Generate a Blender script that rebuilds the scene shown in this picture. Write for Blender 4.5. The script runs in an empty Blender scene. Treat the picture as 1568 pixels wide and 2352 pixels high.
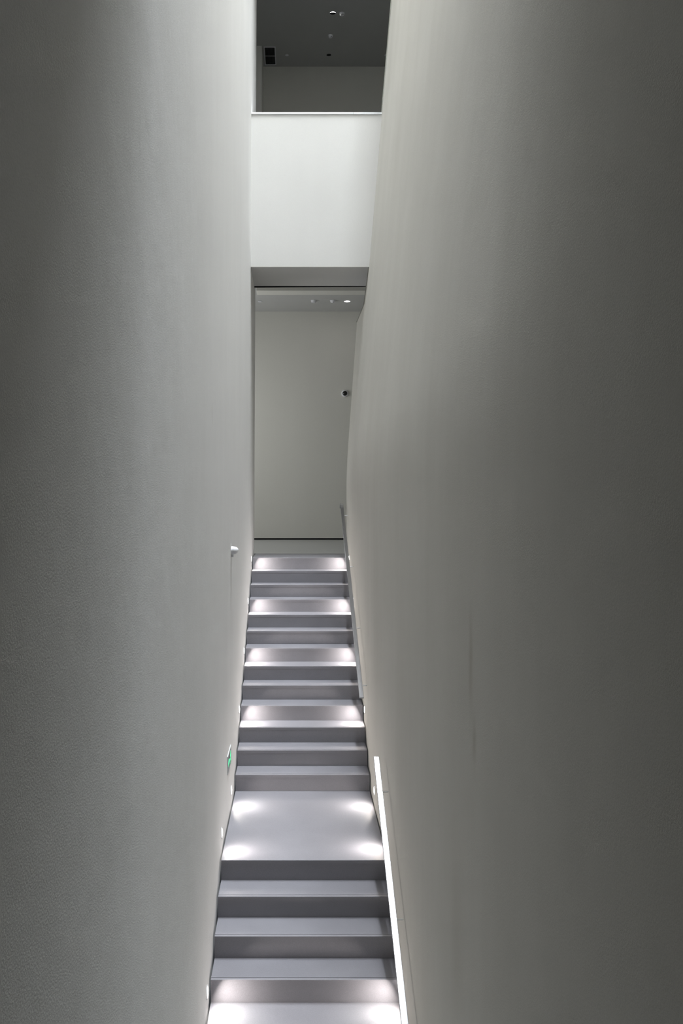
import bpy, bmesh, math, random
from mathutils import Vector, Matrix

random.seed(4)
SC = bpy.context.scene
COL = SC.collection

# ------------------------------------------------------------------ frame
IMG_W, IMG_H = 1568.0, 2352.0
FPX = 1951.0                  # focal length in pixels
PX, PY = 678.5, 1150.0        # principal point (rising / sideways lens shift)
ZC = 3.987                    # eye height above the lower floor

cam_d = bpy.data.cameras.new('camera')
cam = bpy.data.objects.new('camera', cam_d)
COL.objects.link(cam)
cam.location = (0, 0, ZC)
cam.rotation_euler = (math.pi / 2, 0, 0)
cam_d.sensor_fit = 'HORIZONTAL'
cam_d.sensor_width = 24.0
cam_d.lens = 24.0 * FPX / IMG_W
cam_d.shift_x = (IMG_W / 2 - PX) / IMG_W
cam_d.shift_y = -(IMG_H / 2 - PY) / IMG_W
cam_d.clip_start = 0.05
cam_d.clip_end = 200
SC.camera = cam

# ------------------------------------------------------------------ light
world = bpy.data.worlds.new('world')
SC.world = world
world.use_nodes = True
bg = world.node_tree.nodes['Background']
bg.inputs['Color'].default_value = (0.72, 0.80, 1.0, 1)
bg.inputs['Strength'].default_value = 0.10


def area(name, loc, target, sx, sy, watts, col=(1, 1, 1), spread=180):
    l = bpy.data.lights.new(name, 'AREA')
    l.shape = 'RECTANGLE'
    l.size, l.size_y = sx, sy
    l.energy = watts
    l.color = col
    l.spread = math.radians(spread)
    o = bpy.data.objects.new(name, l)
    COL.objects.link(o)
    o.location = loc
    d = Vector(target) - Vector(loc)
    o.rotation_euler = d.to_track_quat('-Z', 'Y').to_euler()
    return o


# the skylight over the stair void, high between the walls
area('skylight', (1.58, 7.8, ZC + 20.0), (1.58, 7.8, ZC), 1.45, 6.6, 7300, (0.90, 0.95, 1.0))
# daylight reaching the rooms behind the gallery from their left side
area('room_daylight', (-2.9, 14.6, ZC + 1.6), (2.0, 15.2, ZC + 1.2), 3.0, 2.2, 66, (0.97, 0.99, 1.0))

SC.view_settings.view_transform = 'Standard'
SC.view_settings.look = 'None'
SC.view_settings.gamma = 1.0
SC.view_settings.use_curve_mapping = False
SC.view_settings.exposure = 0.0


# ------------------------------------------------------------------ materials
def srgb(r, g, b):
    f = lambda c: (c / 255 / 12.92) if c / 255 <= 0.04045 else ((c / 255 + 0.055) / 1.055) ** 2.4
    return (f(r), f(g), f(b), 1)


class NT:
    def __init__(self, name):
        self.m = bpy.data.materials.new(name)
        self.m.use_nodes = True
        self.t = self.m.node_tree
        self.b = self.t.nodes['Principled BSDF']
        self.tc = self.t.nodes.new('ShaderNodeTexCoord')

    def n(self, kind, **kw):
        o = self.t.nodes.new(kind)
        for k, v in kw.items():
            setattr(o, k, v)
        return o

    def l(self, a, b):
        self.t.links.new(a, b)

    def mapping(self, scale, loc=(0, 0, 0)):
        mp = self.n('ShaderNodeMapping')
        mp.inputs['Scale'].default_value = scale
        mp.inputs['Location'].default_value = loc
        self.l(self.tc.outputs['Object'], mp.inputs['Vector'])
        return mp.outputs['Vector']

    def noise(self, scale, detail=4, rough=0.55, vec=None):
        o = self.n('ShaderNodeTexNoise')
        o.inputs['Scale'].default_value = scale
        o.inputs['Detail'].default_value = detail
        o.inputs['Roughness'].default_value = rough
        self.l(vec if vec is not None else self.tc.outputs['Object'], o.inputs['Vector'])
        return o.outputs['Fac']

    def math(self, op, a, b=None, c=None):
        o = self.n('ShaderNodeMath', operation=op)
        for i, v in enumerate((a, b, c)):
            if v is None:
                continue
            if isinstance(v, (int, float)):
                o.inputs[i].default_value = v
            else:
                self.l(v, o.inputs[i])
        return o.outputs[0]

    def mix(self, fac, a, b):
        o = self.n('ShaderNodeMix', data_type='RGBA')
        if isinstance(fac, (int, float)):
            o.inputs['Factor'].default_value = fac
        else:
            self.l(fac, o.inputs['Factor'])
        for v, s in ((a, o.inputs[6]), (b, o.inputs[7])):
            if isinstance(v, tuple):
                s.default_value = v
            else:
                self.l(v, s)
        return o.outputs[2]

    def ramp(self, fac, lo, hi):
        o = self.n('ShaderNodeMapRange')
        o.inputs['From Min'].default_value = lo
        o.inputs['From Max'].default_value = hi
        self.l(fac, o.inputs['Value'])
        return o.outputs['Result']

    def bump(self, h, strength, dist):
        o = self.n('ShaderNodeBump')
        o.inputs['Strength'].default_value = strength
        o.inputs['Distance'].default_value = dist
        self.l(h, o.inputs['Height'])
        self.l(o.outputs['Normal'], self.b.inputs['Normal'])


def plaster(name, c1, c2, stains=(), bump=0.45, rough=0.85):
    """troweled mineral plaster: cloudy patches, faint vertical runs, sandy grain"""
    m = NT(name)
    cloud = m.ramp(m.noise(0.9, 5, 0.6), 0.3, 0.7)
    runs = m.ramp(m.noise(1.0, 4, 0.6, m.mapping((1.6, 1.6, 0.12))), 0.3, 0.7)
    f = m.math('MULTIPLY_ADD', runs, 0.5, m.math('MULTIPLY', cloud, 0.5))
    col = m.mix(f, c1, c2)
    speck = m.ramp(m.noise(210, 2, 0.6), 0.3, 0.7)
    col = m.mix(m.math('MULTIPLY', speck, 0.24), col, tuple(v * 0.75 for v in c1[:3]) + (1,))
    if stains:
        sep = m.n('ShaderNodeSeparateXYZ')
        m.l(m.tc.outputs['Object'], sep.inputs[0])
        wob = m.math('MULTIPLY', m.math('SUBTRACT', m.noise(7, 3), 0.5), 0.05)
        for (y0, z0, wy, wz, amt, sc) in stains:
            a = m.math('DIVIDE', m.math('SUBTRACT', m.math('ADD', sep.outputs['Y'], wob), y0), wy)
            b = m.math('DIVIDE', m.math('SUBTRACT', sep.outputs['Z'], z0), wz)
            r = m.math('ADD', m.math('MULTIPLY', a, a), m.math('MULTIPLY', b, b))
            g = m.math('EXPONENT', m.math('MULTIPLY', r, -1.0))
            col = m.mix(m.math('MULTIPLY', g, amt), col, sc)
    m.l(col, m.b.inputs['Base Color'])
    m.b.inputs['Roughness'].default_value = rough
    m.b.inputs['Specular IOR Level'].default_value = 0.25
    h = m.math('MULTIPLY_ADD', m.noise(150, 4, 0.7), 0.45, m.math('MULTIPLY', m.noise(2.5, 3, 0.5), 1.6))
    m.bump(h, bump, 0.01)
    return m.m


def stone(name, c1, c2, rough, spec=0.5):
    m = NT(name)
    cl = m.ramp(m.noise(2.2, 5, 0.6), 0.3, 0.7)
    col = m.mix(cl, c1, c2)
    sp = m.ramp(m.noise(230, 2, 0.7), 0.35, 0.65)
    col = m.mix(m.math('MULTIPLY', sp, 0.22), col, tuple(min(1, v * 1.7) for v in c2[:3]) + (1,))
    m.l(col, m.b.inputs['Base Color'])
    m.l(m.math('MULTIPLY_ADD', cl, 0.10, rough), m.b.inputs['Roughness'])
    m.b.inputs['Specular IOR Level'].default_value = spec
    m.bump(m.noise(120, 3, 0.6), 0.06, 0.003)
    return m.m


def plain(name, c, rough=0.5, metal=0.0, grain=0.03, spec=0.5, scale=40):
    m = NT(name)
    f = m.ramp(m.noise(scale, 3), 0.3, 0.7)
    a = tuple(v * (1 - grain) for v in c[:3]) + (1,)
    b = tuple(min(1, v * (1 + grain)) for v in c[:3]) + (1,)
    m.l(m.mix(f, a, b), m.b.inputs['Base Color'])
    m.b.inputs['Roughness'].default_value = rough
    m.b.inputs['Metallic'].default_value = metal
    m.b.inputs['Specular IOR Level'].default_value = spec
    return m.m


def brushed(name, c, rough):
    m = NT(name)
    f = m.ramp(m.noise(1.0, 4, 0.6, m.mapping((500, 6, 6))), 0.3, 0.7)
    m.l(m.mix(f, tuple(v * .92 for v in c[:3]) + (1,), c), m.b.inputs['Base Color'])
    m.b.inputs['Metallic'].default_value = 1.0
    m.l(m.math('MULTIPLY_ADD', f, 0.08, rough), m.b.inputs['Roughness'])
    return m.m


def glow(name, c, strength):
    m = NT(name)
    m.b.inputs['Base Color'].default_value = c
    m.b.inputs['Emission Color'].default_value = c
    m.b.inputs['Emission Strength'].default_value = strength
    return m.m


STN = srgb(120, 108, 78)
M_LEFT = plaster('plaster_left', (0.765, 0.757, 0.742, 1), (0.825, 0.817, 0.803, 1),
                 stains=((6.1, ZC + 0.62, 0.012, 0.07, 0.30, STN),))
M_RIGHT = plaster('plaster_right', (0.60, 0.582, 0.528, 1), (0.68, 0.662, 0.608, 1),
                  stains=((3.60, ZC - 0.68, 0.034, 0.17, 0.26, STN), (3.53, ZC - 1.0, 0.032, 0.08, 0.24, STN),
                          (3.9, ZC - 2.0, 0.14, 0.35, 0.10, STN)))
M_BALC = plaster('plaster_balcony', (0.615, 0.61, 0.59, 1), (0.655, 0.65, 0.63, 1), bump=0.08)
M_ROOM = plaster('plaster_room', (0.68, 0.67, 0.62, 1), (0.72, 0.71, 0.66, 1), bump=0.10)
M_PIER = plaster('plaster_pier', (0.82, 0.81, 0.78, 1), (0.86, 0.85, 0.82, 1), bump=0.08)
M_CEIL = plaster('ceiling_paint', (0.52, 0.52, 0.51, 1), (0.55, 0.55, 0.54, 1), bump=0.03)
M_STONE = stone('stair_stone', (0.181, 0.178, 0.196, 1), (0.213, 0.210, 0.231, 1), 0.42)
M_FLOOR = stone('floor_screed', (0.38, 0.385, 0.375, 1), (0.42, 0.425, 0.415, 1), 0.45)
M_STEEL = brushed('brushed_steel', (0.44, 0.44, 0.455, 1), 0.20)
M_PIN = plain('satin_pin', (0.80, 0.80, 0.80, 1), 0.5, 0.2)
M_WHITE = plain('white_plastic', (0.80, 0.80, 0.83, 1), 0.6)
M_GREYPL = plain('grey_plastic', (0.45, 0.45, 0.45, 1), 0.5)
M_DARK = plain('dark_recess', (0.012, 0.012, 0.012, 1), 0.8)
M_BLACKGL = plain('smoked_dome', (0.004, 0.004, 0.005, 1), 0.08, spec=0.6)
M_ALU = plain('powder_coated_metal', (0.62, 0.63, 0.64, 1), 0.45, 0.0)
M_CAP = plain('white_cap_metal', (0.80, 0.81, 0.83, 1), 0.35)
M_BEAD = plain('corner_bead', (0.32, 0.315, 0.28, 1), 0.6)
M_LENS = glow('lit_lens', (1.0, 0.95, 0.91, 1), 6.0)
M_LAMP = glow('lit_downlight', (1.0, 0.98, 0.95, 1), 6.0)
M_GREEN = glow('green_sign_light', (0.10, 0.95, 0.42, 1), 1.0)


# ------------------------------------------------------------------ helpers
def link(name, bm, mat, parent=None, smooth=False, loc=None):
    bmesh.ops.recalc_face_normals(bm, faces=bm.faces)
    me = bpy.data.meshes.new(name)
    bm.to_mesh(me)
    bm.free()
    me.materials.append(mat)
    if smooth:
        for p in me.polygons:
            p.use_smooth = True
        if hasattr(me, 'set_sharp_from_angle'):
            me.set_sharp_from_angle(angle=math.radians(38))
    o = bpy.data.objects.new(name, me)
    COL.objects.link(o)
    if parent is not None:
        o.parent = parent
    if loc is not None:
        o.location = loc
    return o


def box(bm, x0, x1, y0, y1, z0, z1, bev=0.0, seg=1):
    vs = [bm.verts.new((x, y, z)) for x in (x0, x1) for y in (y0, y1) for z in (z0, z1)]
    fs = [(0, 1, 3, 2), (4, 6, 7, 5), (0, 4, 5, 1), (2, 3, 7, 6), (0, 2, 6, 4), (1, 5, 7, 3)]
    faces = [bm.faces.new([vs[i] for i in f]) for f in fs]
    if bev:
        es = set(e for f in faces for e in f.edges)
        bmesh.ops.bevel(bm, geom=list(es), offset=bev, segments=seg, affect='EDGES', profile=0.5)


def prism(bm, pts, axis, a, b):
    """closed polygon swept along axis 0/1/2 from a to b; pts are the other two coordinates"""
    def mk(p, t):
        c = list(p)
        c.insert(axis, t)
        return bm.verts.new(c)
    lo = [mk(p, a) for p in pts]
    hi = [mk(p, b) for p in pts]
    n = len(pts)
    bm.faces.new(lo)
    bm.faces.new(hi[::-1])
    for i in range(n):
        j = (i + 1) % n
        bm.faces.new((lo[i], hi[i], hi[j], lo[j]))


def lathe(bm, prof, axis_mat, n=24):
    """profile of (radius, height); height runs along local z, then axis_mat"""
    rings = []
    for r, h in prof:
        if r < 1e-6:
            rings.append([bm.verts.new(axis_mat @ Vector((0, 0, h)))])
        else:
            rings.append([bm.verts.new(axis_mat @ Vector((r * math.cos(2 * math.pi * k / n), r * math.sin(2 * math.pi * k / n), h))) for k in range(n)])
    for A, B in zip(rings, rings[1:]):
        for k in range(n):
            k2 = (k + 1) % n
            if len(A) == 1 and len(B) == 1:
                continue
            if len(A) == 1:
                bm.faces.new((A[0], B[k], B[k2]))
            elif len(B) == 1:
                bm.faces.new((A[k], B[0], A[k2]))
            else:
                bm.faces.new((A[k], B[k], B[k2], A[k2]))
    if len(rings[0]) > 1:
        bm.faces.new(rings[0][::-1])
    if len(rings[-1]) > 1:
        bm.faces.new(rings[-1])


def thing(name, label, cat, loc=(0, 0, 0), group=None):
    o = bpy.data.objects.new(name, None)
    o.empty_display_size = 0.1
    COL.objects.link(o)
    o.location = loc
    o['label'] = label
    o['category'] = cat
    if group:
        o['group'] = group
    return o


def struct(o):
    o['kind'] = 'structure'
    return o


I4 = Matrix.Identity(4)
TO_XP = Matrix.Rotation(math.pi / 2, 4, 'Y')        # local z -> +x
TO_XM = Matrix.Rotation(-math.pi / 2, 4, 'Y')       # local z -> -x
TO_YM = Matrix.Rotation(math.pi / 2, 4, 'X')        # local z -> -y
TO_ZM = Matrix.Rotation(math.pi, 4, 'X')            # local z -> -z

# ------------------------------------------------------------------ measures
RISE, GOING, D0 = 0.16, 0.28, 11.75
H0 = 0.787                     # eye above the top floor
Z_TOP = ZC - H0                # top floor level
D_LAND = 1.614                 # landing depth
NSTEP = 20
SX0, SX1 = -0.592, 0.731       # stair width
WL, WR = -0.605, 0.742         # wall faces at stair level
Y_BALC, Y_SOFF = 11.12, 12.11  # front and back of the gallery slab
Z_SOFF = ZC + 3.06
Z_PAR = ZC + 5.08
Y_LEND = 12.40
Y_BACK = 17.06
Z_CEIL1 = ZC + 3.80
Z_CEIL2 = ZC + 8.72
Z_UP = ZC + 3.98
Z_WALLTOP = ZC + 20.4


def edge_y(i):
    return D0 - (i * GOING if i < 13 else 12 * GOING + D_LAND + (i - 13) * GOING)


def level(i):
    return Z_TOP - i * RISE


# ------------------------------------------------------------------ structure
def left_x(z):
    return WL + 0.0045 * max(0.0, z - (ZC - 0.8))


def right_x(y, z):
    k = 0.0845 if y < 11.3 else 0.0716
    zc = ZC + 0.45
    t = z - zc
    w = 0.35                                    # the fold is eased over this height
    if t <= -w:
        s = 0.0
    elif t >= w:
        s = t
    else:
        s = (t + w) ** 2 / (4 * w)
    return WR + k * s


# left wall: one tall panel
bm = bmesh.new()
zs = [-0.3, Z_TOP, Z_WALLTOP]
pts = [(left_x(z), z) for z in zs] + [(-1.1, Z_WALLTOP), (-1.1, -0.3)]
prism(bm, pts, 1, -3.0, Y_LEND)
struct(link('wall_left', bm, M_LEFT))

# right wall: leaning panel with a free, notched far edge
bm = bmesh.new()
zrow = [-0.3, 1.0, 2.0, 3.0, ZC + .1, ZC + .2, ZC + .3, ZC + .45, ZC + .6, ZC + .7, ZC + .8, ZC + 1.4, ZC + 2.0, ZC + 2.606, ZC + 2.65, ZC + 3.06, ZC + 4, ZC + 5.08, ZC + 6.5, ZC + 8, ZC + 11, ZC + 15, Z_WALLTOP]


def end_y(z):
    if z <= ZC + 2.606 + 1e-6:
        return 12.40
    return 11.50 if z < ZC + 2.9 else 11.14


ncol = 28
fr, bk = [], []
for z in zrow:
    ye = end_y(z)
    rf, rb = [], []
    for c in range(ncol + 1):
        y = -3.0 + (ye + 3.0) * c / ncol
        x = right_x(y if ye > 12 else min(y, 11.2), z)
        if ye > 12 and y > 11.0:
            t = min(1.0, (y - 11.0) / 1.4)
            x = right_x(11.0, z) * (1 - t) + right_x(12.4, z) * t
        rf.append(bm.verts.new((x, y, z)))
        rb.append(bm.verts.new((x + 0.16, y, z)))
    fr.append(rf)
    bk.append(rb)
nr = len(zrow)
for i in range(nr - 1):
    for c in range(ncol):
        bm.faces.new((fr[i][c], fr[i + 1][c], fr[i + 1][c + 1], fr[i][c + 1]))
        bm.faces.new((bk[i][c], bk[i][c + 1], bk[i + 1][c + 1], bk[i + 1][c]))
    for c in (0, ncol):
        bm.faces.new((fr[i][c], fr[i + 1][c], bk[i + 1][c], bk[i][c]))
for r in (0, nr - 1):
    for c in range(ncol):
        bm.faces.new((fr[r][c], fr[r][c + 1], bk[r][c + 1], bk[r][c]))
# thin corner bead along the free edge
edge_pts = [fr[i][ncol].co.copy() for i in range(nr) if zrow[i] > ZC + 2.5]
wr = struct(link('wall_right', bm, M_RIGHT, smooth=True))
bm = bmesh.new()
prev = None
for p in edge_pts:
    q = [bm.verts.new((p.x + dx, p.y + dy, p.z)) for dx, dy in ((-0.011, 0.004), (-0.011, -0.016), (0.004, -0.016), (0.012, 0.004))]
    if prev:
        for k in range(4):
            bm.faces.new((prev[k], q[k], q[(k + 1) % 4], prev[(k + 1) % 4]))
    else:
        bm.faces.new(q)
    prev = q
bm.faces.new(prev)
struct(link('trim_1', bm, M_BEAD))

# gallery: slab edge, parapet and soffit in one body
bm = bmesh.new()
prism(bm, [(Y_BALC, Z_SOFF), (Y_BALC, Z_PAR - 0.022), (Y_BALC + 0.16, Z_PAR - 0.022), (Y_BALC + 0.16, Z_UP), (Y_SOFF, Z_UP), (Y_SOFF, Z_SOFF)],
      0, left_x(Z_SOFF) + 0.0, 1.6)
struct(link('wall_balcony', bm, M_BALC))
# white metal cap of the parapet: two lengths with a joint
bm = bmesh.new()
box(bm, left_x(Z_PAR), 0.757, Y_BALC - 0.012, Y_BALC + 0.172, Z_PAR - 0.024, Z_PAR, 0.003)
cap = struct(link('trim_2', bm, M_CAP))
bm = bmesh.new()
box(bm, 0.760, 1.128, Y_BALC - 0.012, Y_BALC + 0.172, Z_PAR - 0.026, Z_PAR, 0.003)
link('cap_length', bm, M_CAP, cap)

# black wedge strip painting in the shadow line behind the soffit
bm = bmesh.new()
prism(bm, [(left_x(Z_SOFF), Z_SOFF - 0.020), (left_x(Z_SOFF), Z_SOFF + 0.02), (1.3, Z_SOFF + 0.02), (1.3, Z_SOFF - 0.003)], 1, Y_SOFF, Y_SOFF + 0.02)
struct(link('soffit_shade_strip', bm, M_DARK))

# top floor, lower room
bm = bmesh.new()
box(bm, -3.2, 4.2, 12.66, Y_BACK + 0.2, Z_TOP - 0.25, Z_TOP)
struct(link('floor_top', bm, M_FLOOR))
bm = bmesh.new()
box(bm, -3.2, 4.2, Y_BACK, Y_BACK + 0.2, Z_TOP + 0.034, Z_CEIL1 + 0.1)
struct(link('wall_back', bm, M_ROOM))
bm = bmesh.new()
box(bm, -3.2, 4.2, Y_BACK + 0.03, Y_BACK + 0.05, Z_TOP, Z_TOP + 0.034)
struct(link('shadow_gap_back', bm, M_DARK))  # black strip under the wall: the gap's shade is put into its colour
bm = bmesh.new()
box(bm, -3.2, 4.2, Y_SOFF + 0.02, Y_BACK, Z_CEIL1, Z_CEIL1 + 0.12)
struct(link('ceiling_lower', bm, M_CEIL))
bm = bmesh.new()
box(bm, -0.655, 4.2, 14.2, 14.5, ZC + 3.51, Z_CEIL1, 0.004)
struct(link('trim_4', bm, M_ROOM))
for nm, xa, xb in (('wall_room_left', -3.4, -3.2), ('wall_room_right', 4.2, 4.4)):
    bm = bmesh.new()
    box(bm, xa, xb, 11.6, Y_BACK + 0.2, Z_TOP - 0.25, Z_CEIL2 + 0.1)
    struct(link(nm, bm, M_ROOM))
for nm, xa, xb, za in (('wall_front_left', -3.2, -1.1, Z_TOP - .25), ('wall_front_right', 1.75, 4.2, Z_TOP - .25)):
    bm = bmesh.new()
    box(bm, xa, xb, Y_SOFF - 0.2, Y_SOFF, za, Z_CEIL2 + 0.1)
    struct(link(nm, bm, M_ROOM))

# upper room
bm = bmesh.new()
box(bm, -3.2, 4.2, Y_SOFF, Y_BACK, Z_CEIL1 + 0.12, Z_UP)
struct(link('floor_upper', bm, M_FLOOR))
bm = bmesh.new()
box(bm, -3.2, 4.2, Y_BACK, Y_BACK + 0.2, Z_CEIL1 + 0.1, Z_CEIL2 + 0.1)
struct(link('wall_back_upper', bm, M_ROOM))
bm = bmesh.new()
box(bm, -3.2, 4.2, Y_BALC + 0.02, Y_BACK, Z_CEIL2, Z_CEIL2 + 0.15)
struct(link('ceiling_upper', bm, M_CEIL))
bm = bmesh.new()
box(bm, -3.2, -0.647, 16.28, Y_BACK, Z_UP, Z_CEIL2)
struct(link('wall_pier', bm, M_PIER))

bm = bmesh.new()
box(bm, -1.1, 3.0, Y_BALC + 0.02, Y_BALC + 0.2, Z_CEIL2 + 0.15, Z_WALLTOP)
struct(link('wall_void_end', bm, M_BALC))

bm = bmesh.new()
box(bm, -1.1, 3.0, 3.45, 3.65, ZC + 4.5, Z_WALLTOP)
struct(link('wall_void_near', bm, M_BALC))

bm = bmesh.new()
box(bm, 1.14, 3.0, 3.65, Y_BALC + 0.02, Z_CEIL2, Z_CEIL2 + 0.2)
struct(link('shade_ledge', bm, M_CEIL))  # unseen ledge added to shade the upper part of the right wall

# the void: lower floor, roof over the near part, wall behind the viewer
bm = bmesh.new()
box(bm, -1.1, 2.2, -3.2, 5.4, -0.3, 0.0)
struct(link('floor', bm, M_FLOOR))
bm = bmesh.new()
box(bm, -1.1, 3.0, -3.2, 3.65, ZC + 4.2, ZC + 4.5)
struct(link('ceiling', bm, M_CEIL))  # unseen; height and edge chosen to shade the nearest walls
bm = bmesh.new()
box(bm, -1.1, 2.4, -3.2, -3.0, -0.3, Z_WALLTOP)
struct(link('wall_near', bm, M_ROOM))

# ------------------------------------------------------------------ staircase
stair = thing('staircase', 'straight grey stone staircase with a mid landing between two tall plaster walls', 'staircase', (0, D0, Z_TOP))


def rel(o, root):
    """parts are modelled in world coordinates; move the mesh into the root's frame"""
    o.data.transform(Matrix.Translation(-Vector(root.location)))
    return o


TH = 0.03


def slab(y0, y1, z, groove=True):
    """tread slab: eased front arris and a fine anti-slip groove behind it (profile in y, z)"""
    b = bmesh.new()
    g = y0 + 0.026
    p = [(y0, z - TH), (y0, z - 0.004), (y0 + 0.0015, z - 0.001), (y0 + 0.004, z)]
    if groove:
        p += [(g, z), (g, z - 0.003), (g + 0.005, z - 0.003), (g + 0.005, z)]
    p += [(y1, z), (y1, z - TH)]
    prism(b, p, 0, SX0, SX1)
    return b


for i in range(NSTEP):
    y0 = edge_y(i)
    y1 = 12.655 if i == 0 else edge_y(i - 1)
    nm = 'landing_slab' if i == 13 else ('top_slab' if i == 0 else 'tread')
    rel(link(nm, slab(y0, y1 + (0.0 if i == 0 else 0.018), level(i), groove=(i not in (0, 13))), M_STONE, stair), stair)
    b = bmesh.new()
    box(b, SX0, SX1, y0 + 0.002, y0 + 0.020, level(i + 1) + 0.001, level(i) - TH)
    rel(link('riser', b, M_STONE, stair), stair)

# ------------------------------------------------------------------ step lights
ORD = {1: 'first step under the top', 4: 'fourth step under the top', 7: 'seventh step under the top',
       10: 'tenth step under the top', 'a': 'rear of the landing', 'b': 'front edge of the landing', 17: 'fourth step under the landing'}


def step_light(side, key):
    if key == 'a':
        y, zt = 7.96, level(13)
    elif key == 'b':
        y, zt = (6.94 if side < 0 else 7.0), level(13)
    else:
        y, zt = edge_y(key) + GOING * (0.5 if side < 0 or key == 10 else 0.81), level(key)
    x = WL if side < 0 else WR
    z = zt + 0.152
    where = 'left' if side < 0 else 'right'
    t = thing('step_light', 'round step light in the %s wall above the %s' % (where, ORD[key]), 'step light', (x, y, z), 'round step lights along the stair walls')
    ax = TO_XP if side < 0 else TO_XM
    b = bmesh.new()
    lathe(b, [(0.0, -0.02), (0.046, -0.02), (0.046, 0.003), (0.043, 0.005), (0.037, 0.005), (0.036, 0.002), (0.0, 0.002)], ax, 24)
    link('rim', b, M_ALU, t, True)
    b = bmesh.new()
    lathe(b, [(0.0, 0.0021), (0.036, 0.0021), (0.034, 0.006), (0.020, 0.009), (0.0, 0.010)], ax, 24)
    link('lens', b, M_LENS, t, True)
    l = bpy.data.lights.new('step_light_beam', 'AREA')
    l.shape = 'DISK'
    l.size = 0.06
    l.energy = STEP_W if isinstance(key, int) else STEP_W * 0.8
    l.color = (1.0, 0.92, 0.85)
    l.spread = math.radians(152)
    o = bpy.data.objects.new('step_light_beam', l)
    COL.objects.link(o)
    o.parent = t
    o.location = (-side * 0.036, zt and (edge_y(key) + GOING * 0.5 - y if isinstance(key, int) else 0.0), -0.012)
    o.rotation_euler = Vector((-side * 0.85, 0, -0.53)).to_track_quat('-Z', 'Y').to_euler()
    return t


STEP_W = 2.7
for side in (-1, 1):
    for key in (1, 4, 7, 10, 'a', 'b', 17):
        step_light(side, key)

# ------------------------------------------------------------------ handrails
RX1 = 0.693                     # wall-side edge of the flat bar
RX0 = RX1 - 0.046
RT = 0.014


def rail_z(x, y_px, d):
    return ZC - (y_px - PY) * d / FPX


def handrail(path, pins, label, name='handrail', top_return=False):
    """flat steel bar along path [(y, z top)], pins = bracket positions (y, z)"""
    t = thing(name, label, 'handrail', (RX1, path[0][0], path[0][1]), None)
    b = bmesh.new()
    prev = None
    n = len(path)
    for i, (y, z) in enumerate(path):
        a = path[max(0, i - 1)]
        c = path[min(n - 1, i + 1)]
        d = Vector((0, c[0] - a[0], c[1] - a[1])).normalized()
        nn = Vector((0, -d.z, d.y))
        e = 0.003
        o = Vector((0, y, z))
        sec = [Vector((RX0 + e, 0, 0)), Vector((RX1 - e, 0, 0)), Vector((RX1, 0, 0)) - nn * e, Vector((RX1, 0, 0)) - nn * (RT - e),
               Vector((RX1 - e, 0, 0)) - nn * RT, Vector((RX0 + e, 0, 0)) - nn * RT, Vector((RX0, 0, 0)) - nn * (RT - e), Vector((RX0, 0, 0)) - nn * e]
        q = [b.verts.new(o + s) for s in sec]
        if prev:
            for k in range(8):
                b.faces.new((prev[k], q[k], q[(k + 1) % 8], prev[(k + 1) % 8]))
        else:
            b.faces.new(q)
        prev = q
    b.faces.new(prev)
    rel(link('rail_bar', b, M_STEEL, t, True), t)
    for (y, z) in pins:
        b = bmesh.new()
        # round pin from the underside of the bar to the wall, with a cup under the bar
        m = Matrix.Translation((RX1 - 0.02, y, z - RT - 0.010)) @ TO_XP
        lathe(b, [(0.0, 0), (0.0055, 0), (0.0055, WR - RX1 + 0.016), (0.0, WR - RX1 + 0.016)], m, 10)
        box(b, RX1 - 0.032, RX1 - 0.012, y - 0.012, y + 0.012, z - RT - 0.016, z - RT + 0.001)
        rel(link('bracket', b, M_PIN, t), t)
    return t


def at_rail(xp, yp, a=RX1):
    d = a * FPX / (xp - PX)
    return d, ZC - (yp - PY) * d / FPX


dl, zl = at_rail(870.3, 1738)
sl = RISE / GOING
low_end = (dl, zl)
low_near = (3.4, zl - (dl - 3.4) * sl * 1.02)
lowpath = [low_near, low_end]


def on(path, y):
    (ya, za), (yb, zb) = path
    return za + (zb - za) * (y - ya) / (yb - ya)


pins = [(y, on(lowpath, y)) for y in (4.15, at_rail(911, 2107)[0], at_rail(878.5, 1822)[0])]
handrail(lowpath, pins, 'flat steel handrail of the lower flight, glaring white in the daylight')

du, zu = at_rail(835.5, 1602)
up0 = (du, zu)
# top of the bar in the picture is near (789, 1170)
d1, z1 = at_rail(789.6, 1172)
su = (z1 - zu) / (d1 - du)
ang = math.atan(su)
R_ = 0.10
pp = [up0]
for k in range(1, 12):
    f = k / 12
    pp.append((du + (d1 - du) * f, zu + (z1 - zu) * f))
top = (d1 + 0.16, z1 + 0.16 * su)
pp.append((d1, z1))
for k in range(0, 9):
    a = ang - (ang + math.radians(70)) * k / 8
    pp.append((top[0] + R_ * (math.sin(ang) - math.sin(a)), top[1] + R_ * (math.cos(a) - math.cos(ang))))
pins = []
for xp, yp in ((832.0, 1559), (818.0, 1409), (803.0, 1284), (790.5, 1181)):
    y = at_rail(xp, yp)[0]
    pins.append((y, zu + (y - du) * su))
handrail(pp, pins, 'dull grey flat steel handrail of the upper flight with a rolled top end')

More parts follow.
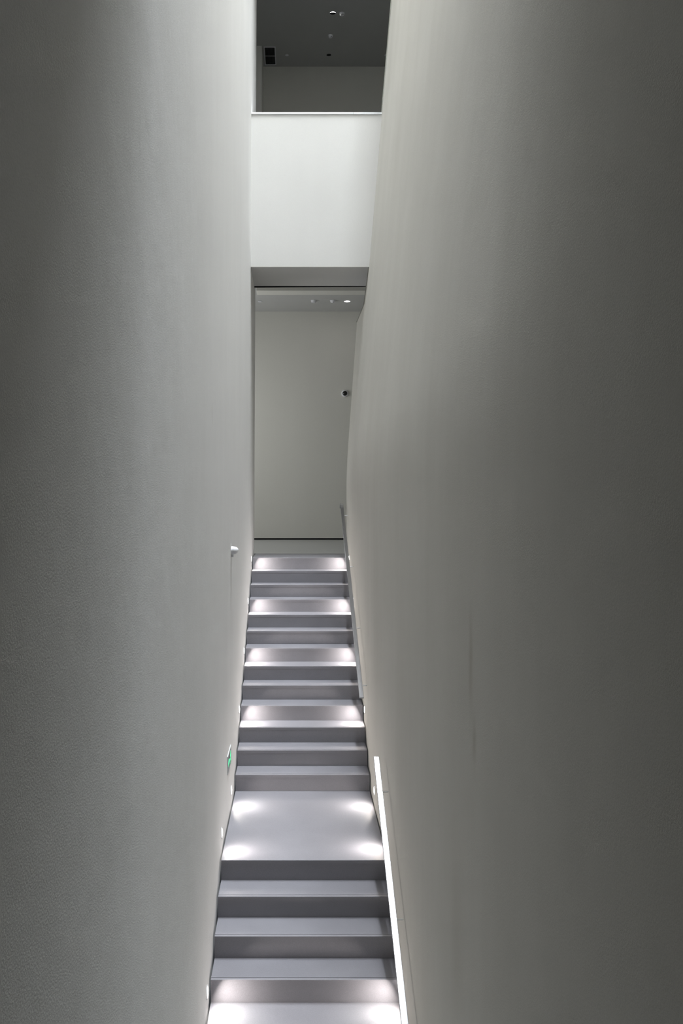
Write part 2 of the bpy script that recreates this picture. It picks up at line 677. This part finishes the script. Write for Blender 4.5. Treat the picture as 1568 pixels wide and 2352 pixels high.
# ------------------------------------------------------------------ left wall fittings
# domed fitting
y = WL * FPX / (530.5 - PX)
z = ZC - (1264 - PY) * y / FPX
t = thing('wall_siren', 'small white domed fitting sticking out of the left wall beside the upper flight', 'alarm', (left_x(z), y, z))
b = bmesh.new()
lathe(b, [(0.0, -0.001), (0.037, -0.001), (0.038, 0.004), (0.038, 0.020), (0.036, 0.022), (0.0, 0.022)], TO_XP, 28)
link('base_ring', b, M_WHITE, t, True)
b = bmesh.new()
prof = [(0.035, 0.020)] + [(0.035 * math.cos(a), 0.026 + 0.043 * math.sin(a)) for a in [math.radians(6 + 84 * k / 9) for k in range(9)]] + [(0.0, 0.069)]
lathe(b, prof, TO_XP, 28)
link('dome', b, M_WHITE, t, True)
b = bmesh.new()
box(b, 0.0, 0.022, -0.014, 0.014, -0.062, -0.030, 0.002)
link('terminal_box', b, M_WHITE, t)

# evacuation sign: slim box with a lit green panel of arrow and running figure
y0, y1 = 7.50, 7.88
zb, zt_ = ZC - 2.425, ZC - 2.262
t = thing('exit_sign', 'slim grey exit sign with a lit green pictogram low on the left wall', 'sign', (left_x(zb), (y0 + y1) / 2, zb))
bx = WL
b = bmesh.new()
box(b, bx, bx + 0.008, y0, y1, zb, zt_, 0.0015)
rel(link('housing', b, M_ALU, t), t)
b = bmesh.new()
box(b, bx + 0.0075, bx + 0.0090, y0 + 0.012, y1 - 0.012, zb + 0.012, zt_ - 0.012)
rel(link('face_panel', b, plain('sign_face', (0.20, 0.20, 0.21, 1), 0.3), t), t)


def flat(polys, x0, x1):
    b = bmesh.new()
    for p in polys:
        prism(b, p, 0, x0, x1)
    return b


yc, zc_ = (y0 + y1) / 2, (zb + zt_) / 2
arrow = [[(yc - 0.145, zc_), (yc - 0.105, zc_ + 0.040), (yc - 0.105, zc_ + 0.014), (yc - 0.01, zc_ + 0.014), (yc - 0.01, zc_ - 0.014), (yc - 0.105, zc_ - 0.014), (yc - 0.105, zc_ - 0.040)]]
rel(link('arrow', flat(arrow, bx + 0.0091, bx + 0.0100), M_GREEN, t), t)
fy = yc + 0.095


def limb(a, c, w):
    a, c = Vector(a), Vector(c)
    d = (c - a).normalized()
    n = Vector((-d.y, d.x)) * w / 2
    return [tuple(a + n), tuple(c + n), tuple(c - n), tuple(a - n)]


fig = [[(fy - 0.012 + 0.013 * math.cos(2 * math.pi * k / 10), zc_ + 0.046 + 0.013 * math.sin(2 * math.pi * k / 10)) for k in range(10)],
       limb((fy - 0.008, zc_ + 0.030), (fy + 0.012, zc_ - 0.012), 0.022),
       limb((fy - 0.006, zc_ + 0.026), (fy - 0.040, zc_ + 0.012), 0.010), limb((fy + 0.000, zc_ + 0.024), (fy + 0.034, zc_ + 0.014), 0.010),
       limb((fy + 0.010, zc_ - 0.010), (fy - 0.026, zc_ - 0.028), 0.012), limb((fy - 0.024, zc_ - 0.026), (fy - 0.026, zc_ - 0.056), 0.010),
       limb((fy + 0.012, zc_ - 0.010), (fy + 0.046, zc_ - 0.046), 0.012)]
rel(link('running_figure', flat(fig, bx + 0.0091, bx + 0.0100), M_GREEN, t), t)

# ------------------------------------------------------------------ lower room fittings
def px_ceiling(xp, yp, zceil):
    d = (zceil - ZC) * FPX / (PY - yp)
    return (xp - PX) * d / FPX, d


# dome camera on the back wall
cx, czz = (791.5 - PX) * Y_BACK / FPX, ZC + (PY - 904) * Y_BACK / FPX
t = thing('security_camera', 'round white dome camera with a black eye on the back wall of the top floor', 'camera', (cx, Y_BACK, czz))
b = bmesh.new()
lathe(b, [(0.0, 0.0), (0.070, 0.0), (0.071, 0.012), (0.066, 0.034), (0.056, 0.046), (0.050, 0.048), (0.0, 0.046)], TO_YM, 32)
link('ring', b, M_WHITE, t, True)
b = bmesh.new()
lathe(b, [(0.049, 0.046)] + [(0.049 * math.cos(a), 0.046 + 0.036 * math.sin(a)) for a in [math.radians(90 * k / 8) for k in range(1, 8)]] + [(0.0, 0.082)], TO_YM, 32)
link('dome', b, M_BLACKGL, t, True)
for s in (-1, 1):
    b = bmesh.new()
    box(b, s * 0.060 - 0.006, s * 0.060 + 0.006, -0.0405, -0.036, -0.0025, 0.0025)
    link('seam_screw', b, M_GREYPL, t)


def detector(xp, yp, zceil, label, r=0.05, eye='slots'):
    x, d = px_ceiling(xp, yp, zceil)
    t = thing('smoke_detector', label, 'detector', (x, d, zceil), 'smoke detectors on the ceilings')
    b = bmesh.new()
    lathe(b, [(0.0, 0.0), (r * 1.02, 0.0), (r * 1.02, 0.010), (r * 0.94, 0.014), (r * 0.80, 0.036), (r * 0.66, 0.044), (0.0, 0.046)], TO_ZM, 28)
    link('body', b, M_WHITE, t, True)
    if eye == 'slots':
        for k in range(3):
            a = math.radians(-90 + (k - 1) * 38)
            b = bmesh.new()
            lathe(b, [(0.0, 0), (0.006, 0), (0.006, 0.012), (0, 0.012)], Matrix.Translation((r * .73 * math.cos(a), r * .73 * math.sin(a), -0.044)), 8)
            link('vent_hole', b, M_DARK, t)
    else:
        a = math.radians(-62)
        b = bmesh.new()
        lathe(b, [(0.0, 0), (0.008, 0), (0.008, 0.012), (0, 0.012)], Matrix.Translation((r * .7 * math.cos(a), r * .7 * math.sin(a), -0.046)), 10)
        link('indicator_eye', b, M_DARK, t)
    return t


detector(720, 690, Z_CEIL1, 'white smoke detector on the lower room ceiling, the one farther from the lit downlight', 0.052)
detector(764, 690, Z_CEIL1, 'white smoke detector on the lower room ceiling right beside the lit downlight', 0.052, 'eye')
detector(785, 30, Z_CEIL2, 'white smoke detector on the upper room ceiling right beside the shining downlight', 0.044)
detector(758.5, 81, Z_CEIL2, 'white smoke detector on the upper room ceiling alone between the two downlights', 0.044, 'eye')


def cover(xp, yp, zceil, label, r=0.035):
    x, d = px_ceiling(xp, yp, zceil)
    t = thing('sprinkler_cover', label, 'sprinkler', (x, d, zceil), 'round sprinkler covers on the ceilings')
    b = bmesh.new()
    lathe(b, [(0.0, 0.0), (r * 0.8, 0.0), (r * 0.8, 0.004), (r, 0.006), (r, 0.009), (r * 0.9, 0.011), (0.0, 0.012)], TO_ZM, 24)
    link('cover_plate', b, M_WHITE, t, True)


cover(597, 692, Z_CEIL1, 'flat white sprinkler cover at the left end of the lower room ceiling', 0.043)
cover(658.5, 126, Z_CEIL2, 'flat sprinkler cover on the upper room ceiling to the right of the dark grille')
cover(886.5, 126, Z_CEIL2, 'flat sprinkler cover on the upper room ceiling at the edge of the right wall')


def downlight(xp, yp, zceil, label, r, lit, watts=0, deep=0.06):
    """recessed can standing in the ceiling: the trim ring, the reflector and the lamp"""
    x, d = px_ceiling(xp, yp, zceil)
    t = thing('downlight', label, 'light', (x, d, zceil), 'recessed downlights')
    b = bmesh.new()
    lathe(b, [(r, 0.004), (r * 1.16, 0.003), (r * 1.18, -0.001), (r, -0.001)], TO_ZM, 32)
    for f in [f for f in b.faces if len(f.verts) > 4]:
        b.faces.remove(f)
    link('trim_ring', b, M_ALU, t, True)
    b = bmesh.new()
    lathe(b, [(r, -0.0005), (0.0, -0.0005)], TO_ZM, 32)
    for f in [f for f in b.faces if len(f.verts) > 4]:
        b.faces.remove(f)
    if lit == 'full':
        for v in b.verts:
            v.co.z -= 0.003
        link('lamp_disc', b, M_LAMP, t, True)
    else:
        for v in b.verts:
            v.co.z -= 0.0015
        link('can_opening', b, M_DARK, t, True)
        if lit == 'rim':
            b = bmesh.new()
            n = 14
            vs = []
            for k in range(n + 1):
                a = math.radians(200 + 140 * k / n)
                a2 = math.radians(200 + 140 * k / n)
                w = 0.45 * math.sin(math.pi * k / n) + 0.02
                vs.append((b.verts.new((r * 1.0 * math.cos(a), r * math.sin(a), -0.0045)), b.verts.new((r * (1 - w) * math.cos(a2), r * (1 - w) * math.sin(a2), -0.0045))))
            for p, q in zip(vs, vs[1:]):
                b.faces.new((p[0], q[0], q[1], p[1]))
            link('lit_reflector', b, M_LAMP, t)
    if watts:
        l = bpy.data.lights.new('downlight_beam', 'AREA')
        l.shape = 'DISK'
        l.size = r * 1.6
        l.energy = watts
        l.color = (1.0, 0.965, 0.90)
        o = bpy.data.objects.new('downlight_beam', l)
        COL.objects.link(o)
        o.parent = t
        o.location = (0, 0, -0.02)
    return t


downlight(797, 692, Z_CEIL1, 'lit white downlight at the right of the lower room ceiling', 0.056, 'full', 0.9)
downlight(764, 30, Z_CEIL2, 'shining recessed downlight near the top of the upper room ceiling', 0.052, 'rim', 2)
downlight(755, 126, Z_CEIL2, 'unlit black recessed downlight near the back wall of the upper room', 0.048, 'off')

# ceiling grille
gx0, gx1, gy0, gy1 = -0.612, -0.385, 16.31, 16.985
t = thing('vent_grille', 'long dark ventilation grille in the upper room ceiling beside the pier', 'vent', ((gx0 + gx1) / 2, (gy0 + gy1) / 2, Z_CEIL2))
hx, hy = (gx1 - gx0) / 2, (gy1 - gy0) / 2
b = bmesh.new()
w = 0.018
box(b, -hx, hx, -hy, -hy + w, -0.010, 0.0)
box(b, -hx, hx, hy - w, hy, -0.010, 0.0)
box(b, -hx, -hx + w, -hy + w, hy - w, -0.010, 0.0)
box(b, hx - w, hx, -hy + w, hy - w, -0.010, 0.0)
link('frame', b, M_WHITE, t)
b = bmesh.new()
box(b, -hx + w, hx - w, -hy + w, hy - w, -0.0015, 0.0)
link('backing', b, M_DARK, t)
M_SLAT = plain('dark_slats', (0.03, 0.03, 0.034, 1), 0.5)
for k in range(8):
    xx = -hx + w + (2 * hx - 2 * w) * (k + 0.5) / 8
    b = bmesh.new()
    box(b, xx - 0.003, xx + 0.003, -hy + w, hy - w, -0.008, -0.001)
    link('slat', b, M_SLAT, t)
for k in (-0.78, 0.0, 0.78):
    b = bmesh.new()
    box(b, -hx + w, hx - w, k * hy - 0.006, k * hy + 0.006, -0.009, -0.001)
    link('cross_bar', b, M_GREYPL if k == 0 else M_SLAT, t)
